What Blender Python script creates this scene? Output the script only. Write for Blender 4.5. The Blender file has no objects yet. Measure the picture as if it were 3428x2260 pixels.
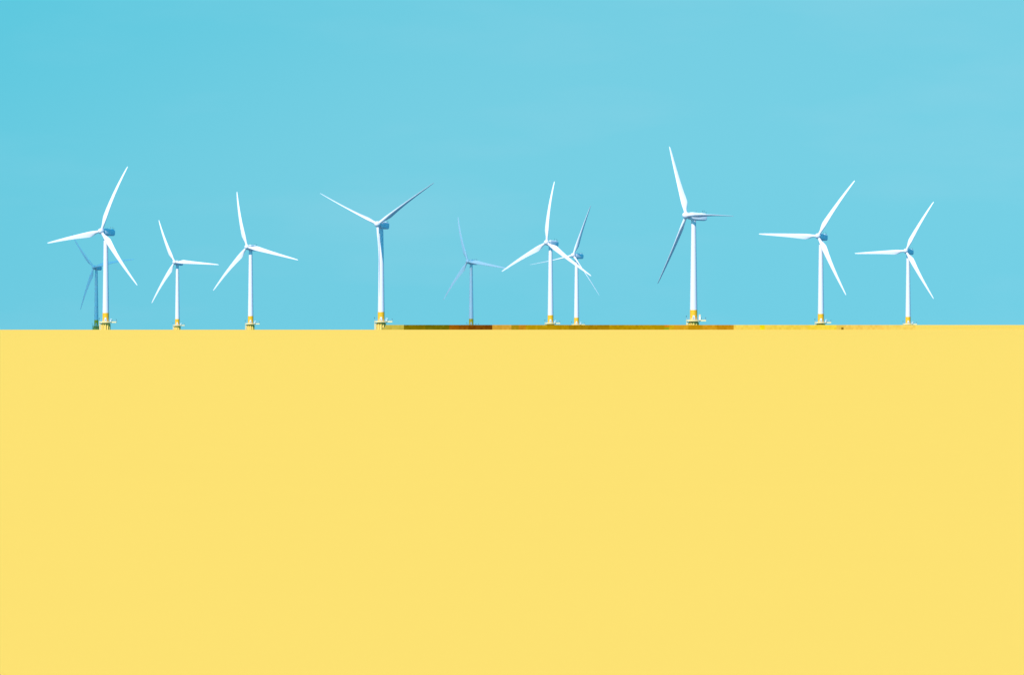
import bpy, bmesh, math, random
from mathutils import Vector, Matrix
R = math.radians
S = bpy.context.scene
C = S.collection

# ------------------------------------------------------------ camera
EYE = 7.0
F_PX = 200.0 / 36.0 * 3428.0            # focal length in photo pixels
HORIZON = 1114.5                         # true sea horizon, photo pixels
cam_d = bpy.data.cameras.new("camera")
cam_d.sensor_width = 36.0
cam_d.lens = 200.0
cam_d.shift_y = -15.5 / 3428.0
cam_d.clip_start = 1.0
cam_d.clip_end = 200000.0
cam = bpy.data.objects.new("camera", cam_d)
C.objects.link(cam)
cam.location = (0, 0, EYE)
cam.rotation_euler = (R(90), 0, 0)
S.camera = cam

# ------------------------------------------------------------ sky, sun, exposure
SUN_AZ, SUN_EL = 28.0, 40.0              # sun behind the camera, to the left
to_sun = Vector((-math.sin(R(SUN_AZ)) * math.cos(R(SUN_EL)),
                 -math.cos(R(SUN_AZ)) * math.cos(R(SUN_EL)), math.sin(R(SUN_EL))))
w = bpy.data.worlds.new("World")
S.world = w
w.use_nodes = True
nt = w.node_tree
nt.nodes.clear()
out = nt.nodes.new("ShaderNodeOutputWorld")
bg = nt.nodes.new("ShaderNodeBackground")
sky = nt.nodes.new("ShaderNodeTexSky")
sky.sky_type = 'NISHITA'
sky.sun_disc = False
sky.sun_elevation = R(SUN_EL)
sky.sun_rotation = R(180 + SUN_AZ)
sky.altitude = 0
sky.air_density = 1.0
sky.dust_density = 0.6
sky.ozone_density = 1.5
tint = nt.nodes.new("ShaderNodeMix")
tint.data_type = 'RGBA'; tint.blend_type = 'MULTIPLY'; tint.inputs[0].default_value = 1
SKY_TINT = (1.02, 2.17, 1.62)
tint.inputs[7].default_value = (*SKY_TINT, 1)
nt.links.new(sky.outputs[0], tint.inputs[6])
# look the sky up a little above the true direction, so the sea haze band at the horizon stays out
tcs = nt.nodes.new("ShaderNodeTexCoord")
va = nt.nodes.new("ShaderNodeVectorMath"); va.operation = 'MULTIPLY_ADD'; va.inputs[1].default_value = (1, 1, 0.2); va.inputs[2].default_value = (0, 0, 0.38)
vn = nt.nodes.new("ShaderNodeVectorMath"); vn.operation = 'NORMALIZE'
nt.links.new(tcs.outputs['Generated'], va.inputs[0]); nt.links.new(va.outputs[0], vn.inputs[0]); nt.links.new(vn.outputs[0], sky.inputs[0])
# very thin pale streaks of high cloud
tc = nt.nodes.new("ShaderNodeTexCoord")
mp = nt.nodes.new("ShaderNodeMapping"); mp.inputs['Scale'].default_value = (9, 9, 34)
no = nt.nodes.new("ShaderNodeTexNoise"); no.inputs['Scale'].default_value = 2.2; no.inputs['Detail'].default_value = 5
rp = nt.nodes.new("ShaderNodeMapRange"); rp.inputs[1].default_value = .48; rp.inputs[2].default_value = .8
rp.inputs[3].default_value = 0; rp.inputs[4].default_value = .11
st = nt.nodes.new("ShaderNodeMix"); st.data_type = 'RGBA'; st.inputs[7].default_value = (5.2, 6.9, 8.0, 1)
nt.links.new(tc.outputs['Generated'], mp.inputs[0]); nt.links.new(mp.outputs[0], no.inputs[0])
nt.links.new(no.outputs['Fac'], rp.inputs[0]); nt.links.new(rp.outputs[0], st.inputs[0])
nt.links.new(tint.outputs[2], st.inputs[6])
# the sky turns to a deeper blue away from the horizon
sx = nt.nodes.new("ShaderNodeSeparateXYZ"); nt.links.new(tc.outputs['Generated'], sx.inputs[0])
el = nt.nodes.new("ShaderNodeMapRange"); el.interpolation_type = 'SMOOTHSTEP'
el.inputs[1].default_value = .062; el.inputs[2].default_value = .15; el.inputs[3].default_value = 0; el.inputs[4].default_value = 1
nt.links.new(sx.outputs[2], el.inputs[0])
dm = nt.nodes.new("ShaderNodeMix"); dm.data_type = 'RGBA'; dm.blend_type = 'MULTIPLY'
dm.inputs[7].default_value = (.01, .94, 1.62, 1)
nt.links.new(el.outputs[0], dm.inputs[0]); nt.links.new(st.outputs[2], dm.inputs[6])
# and is a purer cyan towards the upper left, a touch deeper low down
dt = nt.nodes.new("ShaderNodeVectorMath"); dt.operation = 'DOT_PRODUCT'; dt.inputs[1].default_value = (-.6, 0, 1)
nt.links.new(tc.outputs['Generated'], dt.inputs[0])
cr = nt.nodes.new("ShaderNodeMapRange"); cr.interpolation_type = 'SMOOTHSTEP'
cr.inputs[1].default_value = .035; cr.inputs[2].default_value = .125; nt.links.new(dt.outputs['Value'], cr.inputs[0])
cm = nt.nodes.new("ShaderNodeMix"); cm.data_type = 'RGBA'; cm.blend_type = 'MULTIPLY'; cm.inputs[7].default_value = (.62, .96, .985, 1)
nt.links.new(cr.outputs[0], cm.inputs[0]); nt.links.new(dm.outputs[2], cm.inputs[6])
lr = nt.nodes.new("ShaderNodeMapRange"); lr.interpolation_type = 'SMOOTHSTEP'
lr.inputs[1].default_value = .035; lr.inputs[2].default_value = 0.0; nt.links.new(sx.outputs[2], lr.inputs[0])
lm = nt.nodes.new("ShaderNodeMix"); lm.data_type = 'RGBA'; lm.blend_type = 'MULTIPLY'; lm.inputs[7].default_value = (.90, .97, .99, 1)
nt.links.new(lr.outputs[0], lm.inputs[0]); nt.links.new(cm.outputs[2], lm.inputs[6])
nt.links.new(lm.outputs[2], bg.inputs[0])
bg.inputs[1].default_value = 0.10
nt.links.new(bg.outputs[0], out.inputs[0])

sd = bpy.data.lights.new("sun", 'SUN')
sd.energy = 4.4
sd.angle = R(0.5)
sd.color = (1.0, 0.955, 0.92)
sun = bpy.data.objects.new("sun", sd)
C.objects.link(sun)
sun.location = to_sun * 500
sun.rotation_euler = to_sun.to_track_quat('Z', 'Y').to_euler()

S.view_settings.view_transform = 'Standard'
S.view_settings.look = 'None'
S.view_settings.exposure = 0.15
S.view_settings.gamma = 1.0

# ------------------------------------------------------------ materials
def srgb(r, g, b):
    f = lambda c: (c / 255 / 12.92) if c / 255 <= .04045 else ((c / 255 + .055) / 1.055) ** 2.4
    return (f(r), f(g), f(b))

def material(name, col, rough=.5, var=.05, scale=1.0, spec=.3, bump=0.0, stretch=(1, 1, 1)):
    m = bpy.data.materials.new(name)
    m.use_nodes = True
    t = m.node_tree
    b = t.nodes["Principled BSDF"]
    b.inputs['Roughness'].default_value = rough
    b.inputs['Specular IOR Level'].default_value = spec
    tcn = t.nodes.new("ShaderNodeTexCoord")
    mpn = t.nodes.new("ShaderNodeMapping"); mpn.inputs['Scale'].default_value = stretch
    n = t.nodes.new("ShaderNodeTexNoise"); n.inputs['Scale'].default_value = scale; n.inputs['Detail'].default_value = 6
    mx = t.nodes.new("ShaderNodeMix"); mx.data_type = 'RGBA'
    mx.inputs[6].default_value = (*[c * (1 - var) for c in col], 1)
    mx.inputs[7].default_value = (*[min(1, c * (1 + var)) for c in col], 1)
    t.links.new(tcn.outputs['Object'], mpn.inputs[0]); t.links.new(mpn.outputs[0], n.inputs[0])
    t.links.new(n.outputs['Fac'], mx.inputs[0]); t.links.new(mx.outputs[2], b.inputs['Base Color'])
    if bump:
        bp = t.nodes.new("ShaderNodeBump"); bp.inputs['Distance'].default_value = bump
        t.links.new(n.outputs['Fac'], bp.inputs['Height']); t.links.new(bp.outputs[0], b.inputs['Normal'])
    return m

M = dict(
    white=material("white_paint", (.79, .64, .62), .45, .035, .5, .3, 0, (1, 1, .12)),
    blade=material("blade_gelcoat", (.81, .67, .65), .4, .02, .4, .3),
    nacelle=material("nacelle_shell", (.80, .71, .69), .45, .03, .6, .3),
    yellow=material("yellow_band_paint", (.93, .40, .012), .5, .06, .8, .3),
    pale=material("faded_yellow_paint", (.97, .56, .12), .65, .12, 1.2, .2, 0, (1, 1, .2)),
    deck=material("deck_paint", (.96, .61, .25), .7, .08, 2, .2),
    grey=material("galvanised_steel", (.50, .52, .54), .5, .08, 3, .4),
    dark=material("dark_steel", (.05, .07, .09), .5, .1, 3, .4),
    door=material("door_paint", (.82, .80, .72), .5, .04, 2, .3),
    peach=material("cabinet_paint", (.85, .55, .32), .5, .05, 2, .3),
    cream=material("cabinet_base_paint", (.85, .76, .70), .5, .05, 2, .3),
)

# ------------------------------------------------------------ mesh helpers
def tube(bm, p0, p1, r0, r1=None, seg=12, caps=True):
    r1 = r0 if r1 is None else r1
    p0, p1 = Vector(p0), Vector(p1)
    q = (p1 - p0).to_track_quat('Z', 'Y')
    a, b = [], []
    for i in range(seg):
        t = 2 * math.pi * i / seg
        d = q @ Vector((math.cos(t), math.sin(t), 0))
        a.append(bm.verts.new(p0 + d * r0)); b.append(bm.verts.new(p1 + d * r1))
    for i in range(seg):
        j = (i + 1) % seg
        bm.faces.new((a[i], a[j], b[j], b[i]))
    if caps:
        bm.faces.new(a[::-1]); bm.faces.new(b)

def lathe(bm, prof, seg=32, cap0=True, cap1=True):
    rings = []
    for r, z in prof:
        rings.append([bm.verts.new((r * math.cos(2 * math.pi * i / seg), r * math.sin(2 * math.pi * i / seg), z)) for i in range(seg)])
    for k in range(len(rings) - 1):
        for i in range(seg):
            j = (i + 1) % seg
            bm.faces.new((rings[k][i], rings[k][j], rings[k + 1][j], rings[k + 1][i]))
    if cap0: bm.faces.new(rings[0][::-1])
    if cap1: bm.faces.new(rings[-1])

def box(bm, x0, x1, y0, y1, z0, z1):
    v = [bm.verts.new((x, y, z)) for z in (z0, z1) for y in (y0, y1) for x in (x0, x1)]
    for f in ((0, 2, 3, 1), (4, 5, 7, 6), (0, 1, 5, 4), (2, 6, 7, 3), (0, 4, 6, 2), (1, 3, 7, 5)):
        bm.faces.new([v[i] for i in f])

def finish(name, bm, mat, smooth=True, angle=35):
    bmesh.ops.recalc_face_normals(bm, faces=bm.faces)
    me = bpy.data.meshes.new(name)
    bm.to_mesh(me); bm.free()
    if smooth:
        for p in me.polygons: p.use_smooth = True
        me.set_sharp_from_angle(angle=R(angle))
    if mat: me.materials.append(mat)
    return me

def link(name, me, parent=None, matrix=None):
    o = bpy.data.objects.new(name, me)
    C.objects.link(o)
    if parent: o.parent = parent
    if matrix is not None: o.matrix_local = matrix
    return o

# ------------------------------------------------------------ setting: ground, sea, embankment
CREST_Y = 1500.0
CREST_Z = EYE + CREST_Y * (HORIZON - 1104.0) / F_PX
G0 = EYE - 1.7
ys = [-400, -100, 0, 25, 60, 120, 200, 300, 450, 600, 800, 1000, 1250, CREST_Y, CREST_Y + 3, CREST_Y + 30, CREST_Y + 110]
def gz(y):
    if y <= 0: return G0
    if y <= CREST_Y: return G0 + (CREST_Z - G0) * y / CREST_Y
    return [CREST_Z - .02, CREST_Z - 1.5, -4.0][[3, 30, 110].index(int(y - CREST_Y))]
bm = bmesh.new()
xs = [-3000, -1500, -600, -300, -150, -50, 0, 50, 150, 300, 600, 1500, 3000]
grid = [[bm.verts.new((x, y, gz(y))) for x in xs] for y in ys]
for j in range(len(ys) - 1):
    for i in range(len(xs) - 1):
        bm.faces.new((grid[j][i], grid[j][i + 1], grid[j + 1][i + 1], grid[j + 1][i]))
M['ground'] = material("yellow_ground", (.98, .50, .083), .95, .005, .35, .0, 0)
g = link("ground", finish("ground", bm, M['ground'], True, 60))
g['kind'] = 'structure'

bm = bmesh.new()
box(bm, -60000, 60000, CREST_Y + 20, 120000, -3, 0)
m = material("sea_water", (.02, .10, .16), .12, .2, .02, .5, .15)
g = link("water", finish("water", bm, m, False)); g['kind'] = 'structure'

# the low embankment of coloured facing blocks that runs along the far edge of the ground
random.seed(4)
def at(px, y): return (px - 1714.0) / F_PX * y
segs = [  # (x0, x1, colour seen in the photo)
    (1290, 1352, (206, 186, 78)), (1352, 1424, (130, 111, 0)), (1424, 1503, (117, 106, 4)),
    (1503, 1530, (160, 92, 4)), (1530, 1567, (146, 84, 4)), (1567, 1648, (124, 68, 2)), (1648, 1711, (217, 163, 58)),
    (1711, 1735, (178, 142, 24)), (1735, 1760, (198, 134, 24)), (1760, 1830, (190, 150, 10)), (1830, 1900, (184, 142, 5)),
    (1900, 2040, (166, 125, 4)), (2040, 2130, (182, 142, 0)), (2130, 2224, (188, 148, 2)), (2224, 2240, None),
    (2240, 2256, (216, 172, 22)), (2256, 2304, (220, 163, 32)), (2304, 2352, (202, 148, 14)), (2352, 2400, (216, 156, 28)),
    (2400, 2456, (205, 142, 16)), (2456, 2544, (254, 217, 92)), (2544, 2560, (254, 228, 20)), (2560, 2700, (250, 214, 84)),
    (2700, 2800, (253, 219, 72)), (2800, 2824, (240, 200, 84)), (2824, 2960, (252, 210, 98)), (2960, 3064, (253, 216, 104)),
    (3064, 4400, (254, 225, 112))]
def block_col(px, row):
    for a, b, c in segs:
        if a <= px < b:
            if c is None: c = (222, 142, 22) if row else (166, 165, 24)
            if row == 0 and 2816 <= px < 2824: c = (150, 112, 14)
            j = 0 if px > 3064 else random.uniform(-7, 7)
            return tuple(max(0, min(255, v + j)) for v in c)
    return (206, 186, 84)
bm = bmesh.new()
lay = bm.loops.layers.float_color.new("block_colour")
U = CREST_Y / F_PX
WALL_H = 16 * U
for row in (0, 1):
    px = 1280 if row == 0 else 1290
    while px < 3900:
        wd = 8 if px < 3072 else 64
        nx = min((px // 8 + 1) * 8, 3900) if px < 3072 else px + 64
        col = block_col(px + 1, row)
        c = srgb(*col)
        # the albedo: the seen colour divided by the light that falls on this face
        c = tuple(v * k for v, k in zip(c, (0.59, 0.525, 0.48)))
        n0 = len(bm.faces)
        z0 = CREST_Z - .35 if row == 0 else CREST_Z + WALL_H / 2
        z1 = CREST_Z + WALL_H / 2 if row == 0 else CREST_Z + WALL_H
        jut = random.uniform(0, .004)
        box(bm, (px - 1714) * U, (nx - 1714) * U, CREST_Y - .2 - jut, CREST_Y + 1.6 + .003 * row, z0, z1)
        bm.faces.ensure_lookup_table()
        for f in bm.faces[n0:]:
            for l in f.loops: l[lay] = (*c, 1)
        px = nx
me = finish("stone_wall", bm, None, False)
m = bpy.data.materials.new("painted_blocks"); m.use_nodes = True
t = m.node_tree; b = t.nodes["Principled BSDF"]; b.inputs['Roughness'].default_value = .9; b.inputs['Specular IOR Level'].default_value = 0
at_n = t.nodes.new("ShaderNodeVertexColor"); at_n.layer_name = "block_colour"
nz = t.nodes.new("ShaderNodeTexNoise"); nz.inputs['Scale'].default_value = 3.0
mr = t.nodes.new("ShaderNodeMapRange"); mr.inputs[3].default_value = .93; mr.inputs[4].default_value = 1.07
mu = t.nodes.new("ShaderNodeMix"); mu.data_type = 'RGBA'; mu.blend_type = 'MULTIPLY'; mu.inputs[0].default_value = 1
t.links.new(nz.outputs['Fac'], mr.inputs[0]); t.links.new(at_n.outputs[0], mu.inputs[6]); t.links.new(mr.outputs[0], mu.inputs[7])
t.links.new(mu.outputs[2], b.inputs['Base Color'])
me.materials.append(m)
wl = link("block_wall", me)
wl['label'] = "long low wall of olive, brown and yellow blocks along the far edge of the ground"
wl['category'] = "wall"
wl['kind'] = 'thing'

# ------------------------------------------------------------ wind turbine parts (metres, base at sea level)
DECK = 14.0           # platform height
HUB_Z = DECK + 58.6
BAND = 5.9
P = {}
bm = bmesh.new(); lathe(bm, [(2.35, -6), (2.35, DECK - .9), (2.6, DECK - .75), (2.6, DECK - .50)], 32); P['foundation'] = finish("foundation", bm, M['pale'])
P['pipes'] = []
for k in range(11):
    t = 2 * math.pi * (k + .3) / 11
    bm = bmesh.new(); x, y = 2.68 * math.cos(t), 2.68 * math.sin(t)
    tube(bm, (x, y, -5), (x, y, DECK - 1.6), .42, seg=12)
    tube(bm, (x, y, DECK - 1.6), (x * .90, y * .90, DECK - .95), .42, .30, seg=12)
    for z in (-1, 5, 10.5): tube(bm, (x * .84, y * .84, z), (x, y, z), .12, seg=8)
    P['pipes'].append(finish("pipe", bm, M['pale']))
bm = bmesh.new()
for dx in (-3.95, -3.25):
    tube(bm, (dx, -.9, -4), (dx, -.9, DECK - 1.0), .22, seg=10)
for k in range(42): tube(bm, (-3.95, -.9, -3 + k * .4), (-3.25, -.9, -3 + k * .4), .05, seg=6)
for z in (1, 6, 11.5):
    tube(bm, (-3.25, -.9, z), (-2.2, -.5, z), .14, seg=8)
P['boat_landing'] = finish("boat_landing", bm, M['deck'])

bm = bmesh.new()
lathe(bm, [(2.9, DECK - .50), (4.3, DECK - .45), (4.3, DECK + .25), (2.0, DECK + .25)], 40)
box(bm, 3.2, 6.9, -1.7, 1.7, DECK - .46, DECK + .247)
P['platform'] = finish("platform", bm, M['deck'], True, 30)
P['bracket'] = []
for k in range(5):   # brackets below the deck
    t = 2 * math.pi * k / 5 + .3
    bm = bmesh.new()
    tube(bm, (2.5 * math.cos(t), 2.5 * math.sin(t), DECK - 1.7), (3.9 * math.cos(t), 3.9 * math.sin(t), DECK - .47), .10, seg=6)
    P['bracket'].append(finish("bracket", bm, M['deck']))
bm = bmesh.new()
ring = [(4.15 * math.cos(t), 4.15 * math.sin(t)) for t in [R(25 + a) for a in range(0, 311, 15)]]
ring += [(4.0, -1.6), (6.8, -1.6), (6.8, 0), (6.8, 1.6), (4.0, 1.6), ring[0]]
for i, (x, y) in enumerate(ring[:-1]):
    tube(bm, (x, y, DECK + .2), (x, y, DECK + 1.35), .025, seg=6)
    x2, y2 = ring[i + 1]
    for h in (.7, 1.0, 1.35): tube(bm, (x, y, DECK + h), (x2, y2, DECK + h), .02, seg=6)
P['railing'] = finish("railing", bm, M['grey'])
P['lamps'] = []
for x, y, h in ((-4.1, -.6, 2.6), (6.75, -.4, 1.7), (4.3, -1.3, 1.5)):   # navigation lamps on the deck edge
    bm = bmesh.new()
    lathe(bm, [(.06, DECK + .2), (.06, DECK + h - .6), (.2, DECK + h - .58), (.2, DECK + h - .1), (.12, DECK + h)], 10)
    bmesh.ops.translate(bm, verts=bm.verts, vec=(x, y, 0))
    P['lamps'].append(finish("navigation_lamp", bm, M['dark']))
bm = bmesh.new()   # small davit crane right of the tower
tube(bm, (3.1, -1.2, DECK + .2), (3.1, -1.2, DECK + 1.7), .16, seg=10)
pts = [(3.1, -1.2, DECK + 1.7), (3.25, -1.2, DECK + 2.0), (3.6, -1.2, DECK + 2.1), (3.95, -1.2, DECK + 1.85), (4.1, -1.2, DECK + 1.35)]
for a, b_ in zip(pts, pts[1:]): tube(bm, a, b_, .12, seg=8)
box(bm, 2.85, 3.35, -1.42, -.95, DECK + .25, DECK + .95)
P['davit'] = finish("davit_crane", bm, M['cream'])
bm = bmesh.new()
lathe(bm, [(2.14, DECK + .25), (2.14, DECK + .38), (2.08, DECK + .42), (2.07, DECK + BAND)], 48); P['band'] = finish("tower_base", bm, M['yellow'])
bm = bmesh.new()   # arched door standing proud of the band, facing the camera side
pts = []
for k in range(9):
    a = math.pi * k / 8
    pts.append((.42 * math.cos(a), 1.95 + .5 * math.sin(a)))
outline = [(.42, .1)] + pts + [(-.42, .1)]
fr = [bm.verts.new((x, -2.30, DECK + .3 + z)) for x, z in outline]
bk = [bm.verts.new((x, -1.95, DECK + .3 + z)) for x, z in outline]
bm.faces.new(fr); bm.faces.new(bk[::-1])
for i in range(len(fr)):
    j = (i + 1) % len(fr); bm.faces.new((fr[i], bk[i], bk[j], fr[j]))
P['door'] = finish("door", bm, M['door'], False)
P['braces'] = []
for dx in (-.75, .62):
    bm = bmesh.new()
    tube(bm, (dx * 1.3, -3.1, DECK + .25), (dx * .55, -2.2, DECK + 2.9), .10, seg=8)
    P['braces'].append(finish("door_brace", bm, M['grey']))
bm = bmesh.new(); box(bm, -.16, .10, -2.36, -2.303, DECK + .5, DECK + 2.0); P['door_panel'] = finish("door_slot", bm, M['dark'], False)
bm = bmesh.new()
prof = [(2.055, DECK + BAND)]
for k in range(1, 21):
    z = DECK + BAND + (HUB_Z - 2.2 - DECK - BAND) * k / 20
    prof.append((2.055 + (1.30 - 2.055) * k / 20, z))
prof += [(1.45, HUB_Z - 2.2 + .01), (1.45, HUB_Z - 1.85)]
lathe(bm, prof, 48); P['tower'] = finish("tower", bm, M['white'])
P['flanges'] = []
for z in (DECK + 22.5, DECK + 41):
    bm = bmesh.new()
    rr = 2.055 + (1.30 - 2.055) * (z - DECK - BAND) / (HUB_Z - 2.2 - DECK - BAND)
    lathe(bm, [(rr - .02, z - .09), (rr + .035, z - .07), (rr + .035, z + .07), (rr - .02, z + .09)], 48, False, False)
    P['flanges'].append(finish("flange_ring", bm, M['white']))
# nacelle: local -Y is upwind, origin at the hub centre, tower axis 5 m behind it
def rounded_section(w_, h0, h1, y, r=.55, n=4):
    pts = []
    for cx, cz, a0 in ((w_ - r, h1 - r, 0), (-w_ + r, h1 - r, 90), (-w_ + r, h0 + r, 180), (w_ - r, h0 + r, 270)):
        for k in range(n + 1):
            a = R(a0 + 90 * k / n); pts.append((cx + r * math.cos(a), y, cz + r * math.sin(a)))
    return pts
def loft(bm, secs):
    rings = [[bm.verts.new(p) for p in s] for s in secs]
    for k in range(len(rings) - 1):
        n = len(rings[k])
        for i in range(n):
            j = (i + 1) % n
            bm.faces.new((rings[k][i], rings[k][j], rings[k + 1][j], rings[k + 1][i]))
    bm.faces.new(rings[0][::-1]); bm.faces.new(rings[-1])
bm = bmesh.new()
loft(bm, [rounded_section(1.55, -1.55, 1.50, 1.75, .8), rounded_section(1.75, -1.85, 1.85, 2.3, .7), rounded_section(1.9, -2.05, 2.15, 3.6, .75),
          rounded_section(1.95, -2.1, 2.2, 8, .75), rounded_section(1.85, -1.85, 2.05, 12.3, .7), rounded_section(1.6, -1.35, 1.8, 13.2, .6)])
P['nacelle'] = finish("nacelle", bm, M['nacelle'], True, 40)
bm = bmesh.new()
box(bm, -1.2, 1.2, 9.6, 12.3, 2.1, 2.42)
P['hatch'] = finish("roof_hatch", bm, M['nacelle'], False)
P['masts'] = []
for x, y, h in ((-.8, 11.4, 1.5), (.8, 11.4, 1.5), (0, 6.5, .7), (.9, 12.7, .9)):
    bm = bmesh.new()
    lathe(bm, [(.05, 2.0), (.05, 2.0 + h), (.16, 2.02 + h), (.16, 2.2 + h), (.1, 2.35 + h)], 8)
    bmesh.ops.translate(bm, verts=bm.verts, vec=(x, y, 0))
    P['masts'].append(finish("weather_mast", bm, M['dark']))
# hub: rounded nose
bm = bmesh.new()
prof = [(.02, -2.55), (.55, -2.45), (1.05, -2.15), (1.45, -1.7), (1.75, -1.1), (1.87, -.4), (1.87, .6), (1.75, 1.3), (1.55, 1.70)]
rings = []
for r, y in prof:
    rings.append([(r * math.cos(2 * math.pi * i / 32), y, r * math.sin(2 * math.pi * i / 32)) for i in range(32)])
loft(bm, rings); P['hub'] = finish("hub", bm, M['blade'], True, 50)

# blade: local +Z outward, trailing edge towards -X, upwind is -Y
def airfoil(t, n=14):
    """closed outline, x from 0 leading to 1 trailing"""
    up, lo = [], []
    for k in range(n + 1):
        x = .5 * (1 - math.cos(math.pi * k / n))
        y = 5 * t * (.2969 * math.sqrt(x) - .126 * x - .3516 * x * x + .2843 * x ** 3 - .1015 * x ** 4)
        cam_ = .03 * 4 * x * (1 - x)
        up.append((x, y + cam_)); lo.append((x, -y + cam_))
    return up + lo[-1:0:-1]
def circle_like(n=14):
    up, lo = [], []
    for k in range(n + 1):
        x = .5 * (1 - math.cos(math.pi * k / n)); y = math.sqrt(max(0, .25 - (x - .5) ** 2))
        up.append((x, y)); lo.append((x, -y))
    return up + lo[-1:0:-1]
def blade_mesh(tip_back):
    bm = bmesh.new()
    RR = 45.0
    st = [(1.2, 1.75, 1, 10), (2.6, 1.75, 1, 12), (4.2, 2.05, .72, 13), (6.0, 2.95, .32, 13), (7.8, 3.55, .08, 12.5), (9.2, 3.72, 0, 11.5), (11.5, 3.5, 0, 9.5),
          (15, 3.1, 0, 7), (20, 2.6, 0, 4.5), (25, 2.2, 0, 2.8), (30, 1.85, 0, 1.6), (35, 1.5, 0, .8), (39, 1.2, 0, .3), (42, .95, 0, 0), (44, .7, 0, 0), (44.7, .5, 0, 0), (45, .25, 0, 0)]
    cir = circle_like()
    rings = []
    for r, c, mixc, tw in st:
        tk = .34 if r < 8 else max(.21, .30 - (r - 8) * .005)
        af = airfoil(tk)
        piv = .30 * (1 - mixc) + .5 * mixc
        ring_ = []
        u = r / RR
        back = tip_back * u * u + (-1.2 * math.sin(math.pi * u)) * (1 if tip_back > 1 else .4)
        a = R(tw)
        for (ax, ay), (cx, cy) in zip(af, cir):
            x = (ax * (1 - mixc) + cx * mixc) - piv
            y = ay * (1 - mixc) + cy * mixc
            X, Y = -x * c, -y * c          # trailing edge to -X, suction side upwind? pressure faces upwind
            Y = -Y
            # twist: trailing edge turns downwind (+Y)
            X2 = X * math.cos(a) + Y * math.sin(a)
            Y2 = -X * math.sin(a) + Y * math.cos(a)
            ring_.append((X2, Y2 + back, r))
        rings.append(ring_)
    loft(bm, rings)
    return finish("blade", bm, M['blade'], True, 60)
P['blade_run'] = blade_mesh(3.0)
P['blade_idle'] = blade_mesh(-.3)
bm = bmesh.new(); box(bm, 2.9, 3.9, -1.3, -.3, DECK + .26, DECK + 2.0)
P['cab_low'] = finish("equipment_cabinet", bm, M['cream'], False)
bm = bmesh.new(); box(bm, 2.92, 3.88, -1.28, -.32, DECK + 2.0, DECK + 3.3)
P['cab_top'] = finish("cabinet_hood", bm, M['peach'], False)

# ------------------------------------------------------------ the eleven turbines
# s: photo pixels per metre; tx: tower x; psi: rotor yaw; ph: blade phase; pitch: 0 = flat to the wind, 85 = feathered
TURB = [
    (0, 3.35, 322.5, 26.0, 79.0, 12, 1, "dim blue-grey turbine half hidden behind the tower of the leftmost large white turbine"),
    (0, 5.190, 354.0, 31.3, 21.1, 0, 1, "leftmost large white turbine, blue-shaded nacelle, one blade up right, one left, one down right"),
    (0, 3.600, 593.7, 25.8, 92.9, 0, 1, "small bright white turbine left of centre, between two larger ones, right blade level"),
    (0, 4.380, 839.0, 28.7, 102.9, 0, 1, "white turbine with one blade nearly upright and one drooping right, left of the Y-shaped one"),
    (1.4, 5.430, 1276.0, 24.5, 56.2, 102, 0, "white turbine with thin blades in a Y shape, third blade hanging down along its tower"),
    (0, 3.640, 1577.4, 36.0, 98.8, 0, 1, "dim shaded blue-grey turbine standing alone in the middle of the picture"),
    (0, 4.610, 1843.0, 33.6, 2.9, 0, 1, "white turbine with one blade straight up, crossing the blades of the smaller turbine behind it"),
    (0, 3.960, 1930.0, 35.0, 20.4, 102, 0, "smaller turbine with thin dark blades right behind the one with its blade straight up"),
    (.4, 5.960, 2322.0, 56.3, 91.8, 102, 0, "tallest turbine, seen nearly from its side with its long pale nacelle showing"),
    (0, 4.940, 2748.0, 25.9, 32.8, 0, 1, "larger white turbine of the right pair, blue nacelle, left blade level"),
    (0, 4.181, 3040.0, 24.9, 28.3, 0, 1, "rightmost turbine, white with blue nacelle, smaller than its neighbour"),
]
PROTO = {}
def place(name, key, mesh, parent, matrix=None):
    """first use makes the object, every later one copies it"""
    if key in PROTO:
        o = PROTO[key].copy(); C.objects.link(o)
    else:
        o = bpy.data.objects.new(name, mesh); C.objects.link(o); PROTO[key] = o
    o.parent = parent
    o.matrix_local = matrix if matrix is not None else Matrix.Identity(4)
    return o
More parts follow.
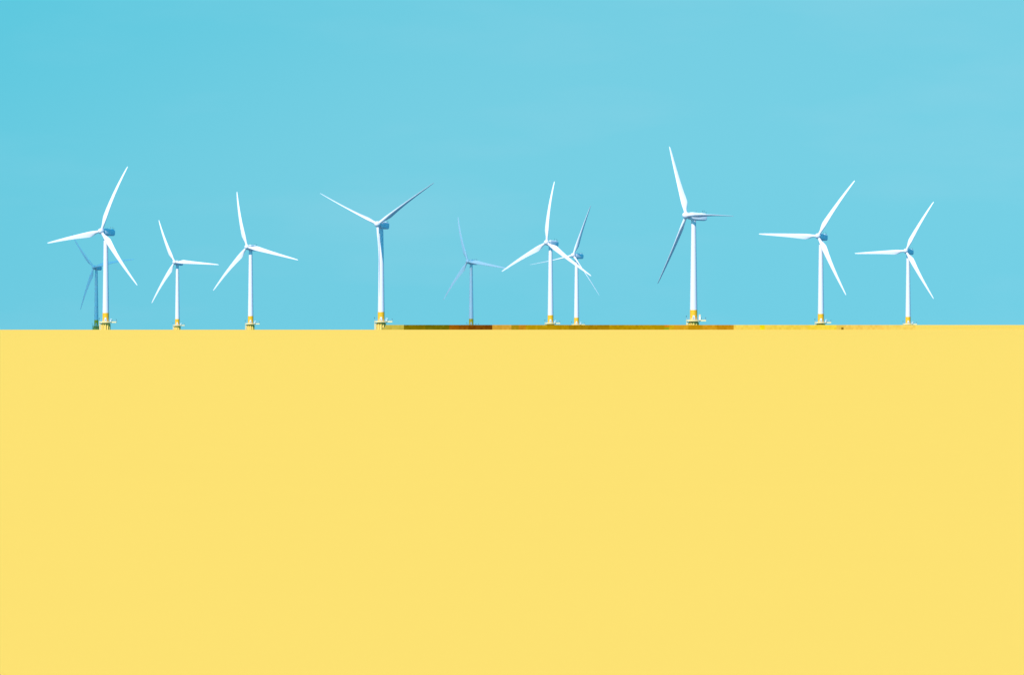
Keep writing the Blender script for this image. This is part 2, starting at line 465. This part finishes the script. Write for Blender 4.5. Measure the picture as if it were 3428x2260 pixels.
for i, (dz, s, tx, psi, ph, pitch, run, label) in enumerate(TURB):
    Y = F_PX / s
    X = (tx - 1714.0) / s
    if i == 0:
        root = bpy.data.objects.new("wind_turbine", None); C.objects.link(root); PROTO['root'] = root
    else:
        root = PROTO['root'].copy(); C.objects.link(root)
    root.location = (X, Y, 0)
    root['label'] = label
    root['category'] = "wind turbine"
    root['group'] = "wind turbines standing in the sea"
    f = place("foundation", 'foundation', P['foundation'], root)
    for k, me in enumerate(P['pipes']): place("pipe", 'pipe%d' % k, me, f)
    place("boat_landing", 'boat_landing', P['boat_landing'], f)
    d = place("platform", 'platform', P['platform'], root)
    place("railing", 'railing', P['railing'], d)
    for k, me in enumerate(P['bracket']): place("bracket", 'bracket%d' % k, me, d)
    for k, me in enumerate(P['lamps']): place("navigation_lamp", 'lamp%d' % k, me, d)
    if i == 8:
        cab = place("equipment_cabinet", 'cab', P['cab_low'], d)
        cab['label'] = "cream cabinet with a peach hood beside the tower"
        place("cabinet_hood", 'cabt', P['cab_top'], d)
    else:
        place("davit_crane", 'davit', P['davit'], d)
    b_ = place("tower_base", 'band', P['band'], root)
    place("door", 'door', P['door'], b_)
    place("door_slot", 'slot', P['door_panel'], b_)
    for k, me in enumerate(P['braces']): place("door_brace", 'brace%d' % k, me, b_)
    z0, z1 = DECK + BAND, HUB_Z - 2.2       # a slightly taller tower where the photo shows one
    k_ = (z1 + dz - z0) / (z1 - z0)
    tw = place("tower", 'tower', P['tower'], root, Matrix.Translation((0, 0, z0 * (1 - k_))) @ Matrix.Diagonal((1, 1, k_, 1)))
    for k, me in enumerate(P['flanges']): place("flange_ring", 'flange%d' % k, me, tw)
    # nacelle frame: -Y local = upwind (towards camera-left), tilted up 5 degrees
    yaw = Matrix.Rotation(-R(psi), 4, 'Z')
    tilt = Matrix.Rotation(-R(5), 4, 'X')
    hub_pos = Matrix.Translation(yaw @ Vector((0, -5.0, 0)) + Vector((0, 0, HUB_Z + dz)))
    frame = hub_pos @ yaw @ tilt
    n_ = place("nacelle", 'nacelle', P['nacelle'], root, frame)
    place("roof_hatch", 'hatch', P['hatch'], n_)
    for k, me in enumerate(P['masts']): place("weather_mast", 'mast%d' % k, me, n_)
    place("hub", 'hub', P['hub'], root, frame)
    for k in range(3):
        a = R(ph + 120 * k)
        # +Z blade towards sin(a)*X + cos(a)*Z in the rotor plane
        rot = Matrix.Rotation(a, 4, 'Y')
        pit = Matrix.Rotation(-R(pitch), 4, 'Z')
        place("blade", 'blade%d' % run, P['blade_run' if run else 'blade_idle'], root, frame @ rot @ pit)

# ------------------------------------------------------------ two small fair-weather clouds (above the frame) that shade two turbines
def vapour(density):
    vm = bpy.data.materials.new("cloud_vapour"); vm.use_nodes = True
    t = vm.node_tree; t.nodes.clear()
    vo = t.nodes.new("ShaderNodeOutputMaterial"); pv = t.nodes.new("ShaderNodeVolumePrincipled")
    pv.inputs['Color'].default_value = (.95, .97, 1, 1); pv.inputs['Density'].default_value = density; pv.inputs['Anisotropy'].default_value = .3
    t.links.new(pv.outputs[0], vo.inputs['Volume'])
    return vm
def cloud(tx, s, dens_seed, density, label):
    Y = F_PX / s; X = (tx - 1714) / s
    tt = (470 - 62) / to_sun.z
    c = Vector((X, Y, 62)) + to_sun * tt
    random.seed(dens_seed)
    bm = bmesh.new()
    bmesh.ops.create_icosphere(bm, subdivisions=4, radius=1)
    from mathutils import noise
    for v in bm.verts:
        n = noise.noise(v.co * 1.7 + Vector((dens_seed, 0, 0))) * .28 + noise.noise(v.co * 4.3) * .12
        v.co *= 1 + n
        v.co.x *= 135; v.co.y *= 150; v.co.z *= 42 if v.co.z > 0 else 26
    o = link("cloud", finish("cloud", bm, vapour(density))); o.location = c
    o['kind'] = 'stuff'
    o['label'] = label; o['category'] = "cloud"
cloud(322.5, 3.35, 3, .030, "small thin white cloud high above the left of the wind farm")
cloud(1577.4, 3.64, 9, .015, "small thin white cloud high above the middle of the wind farm")
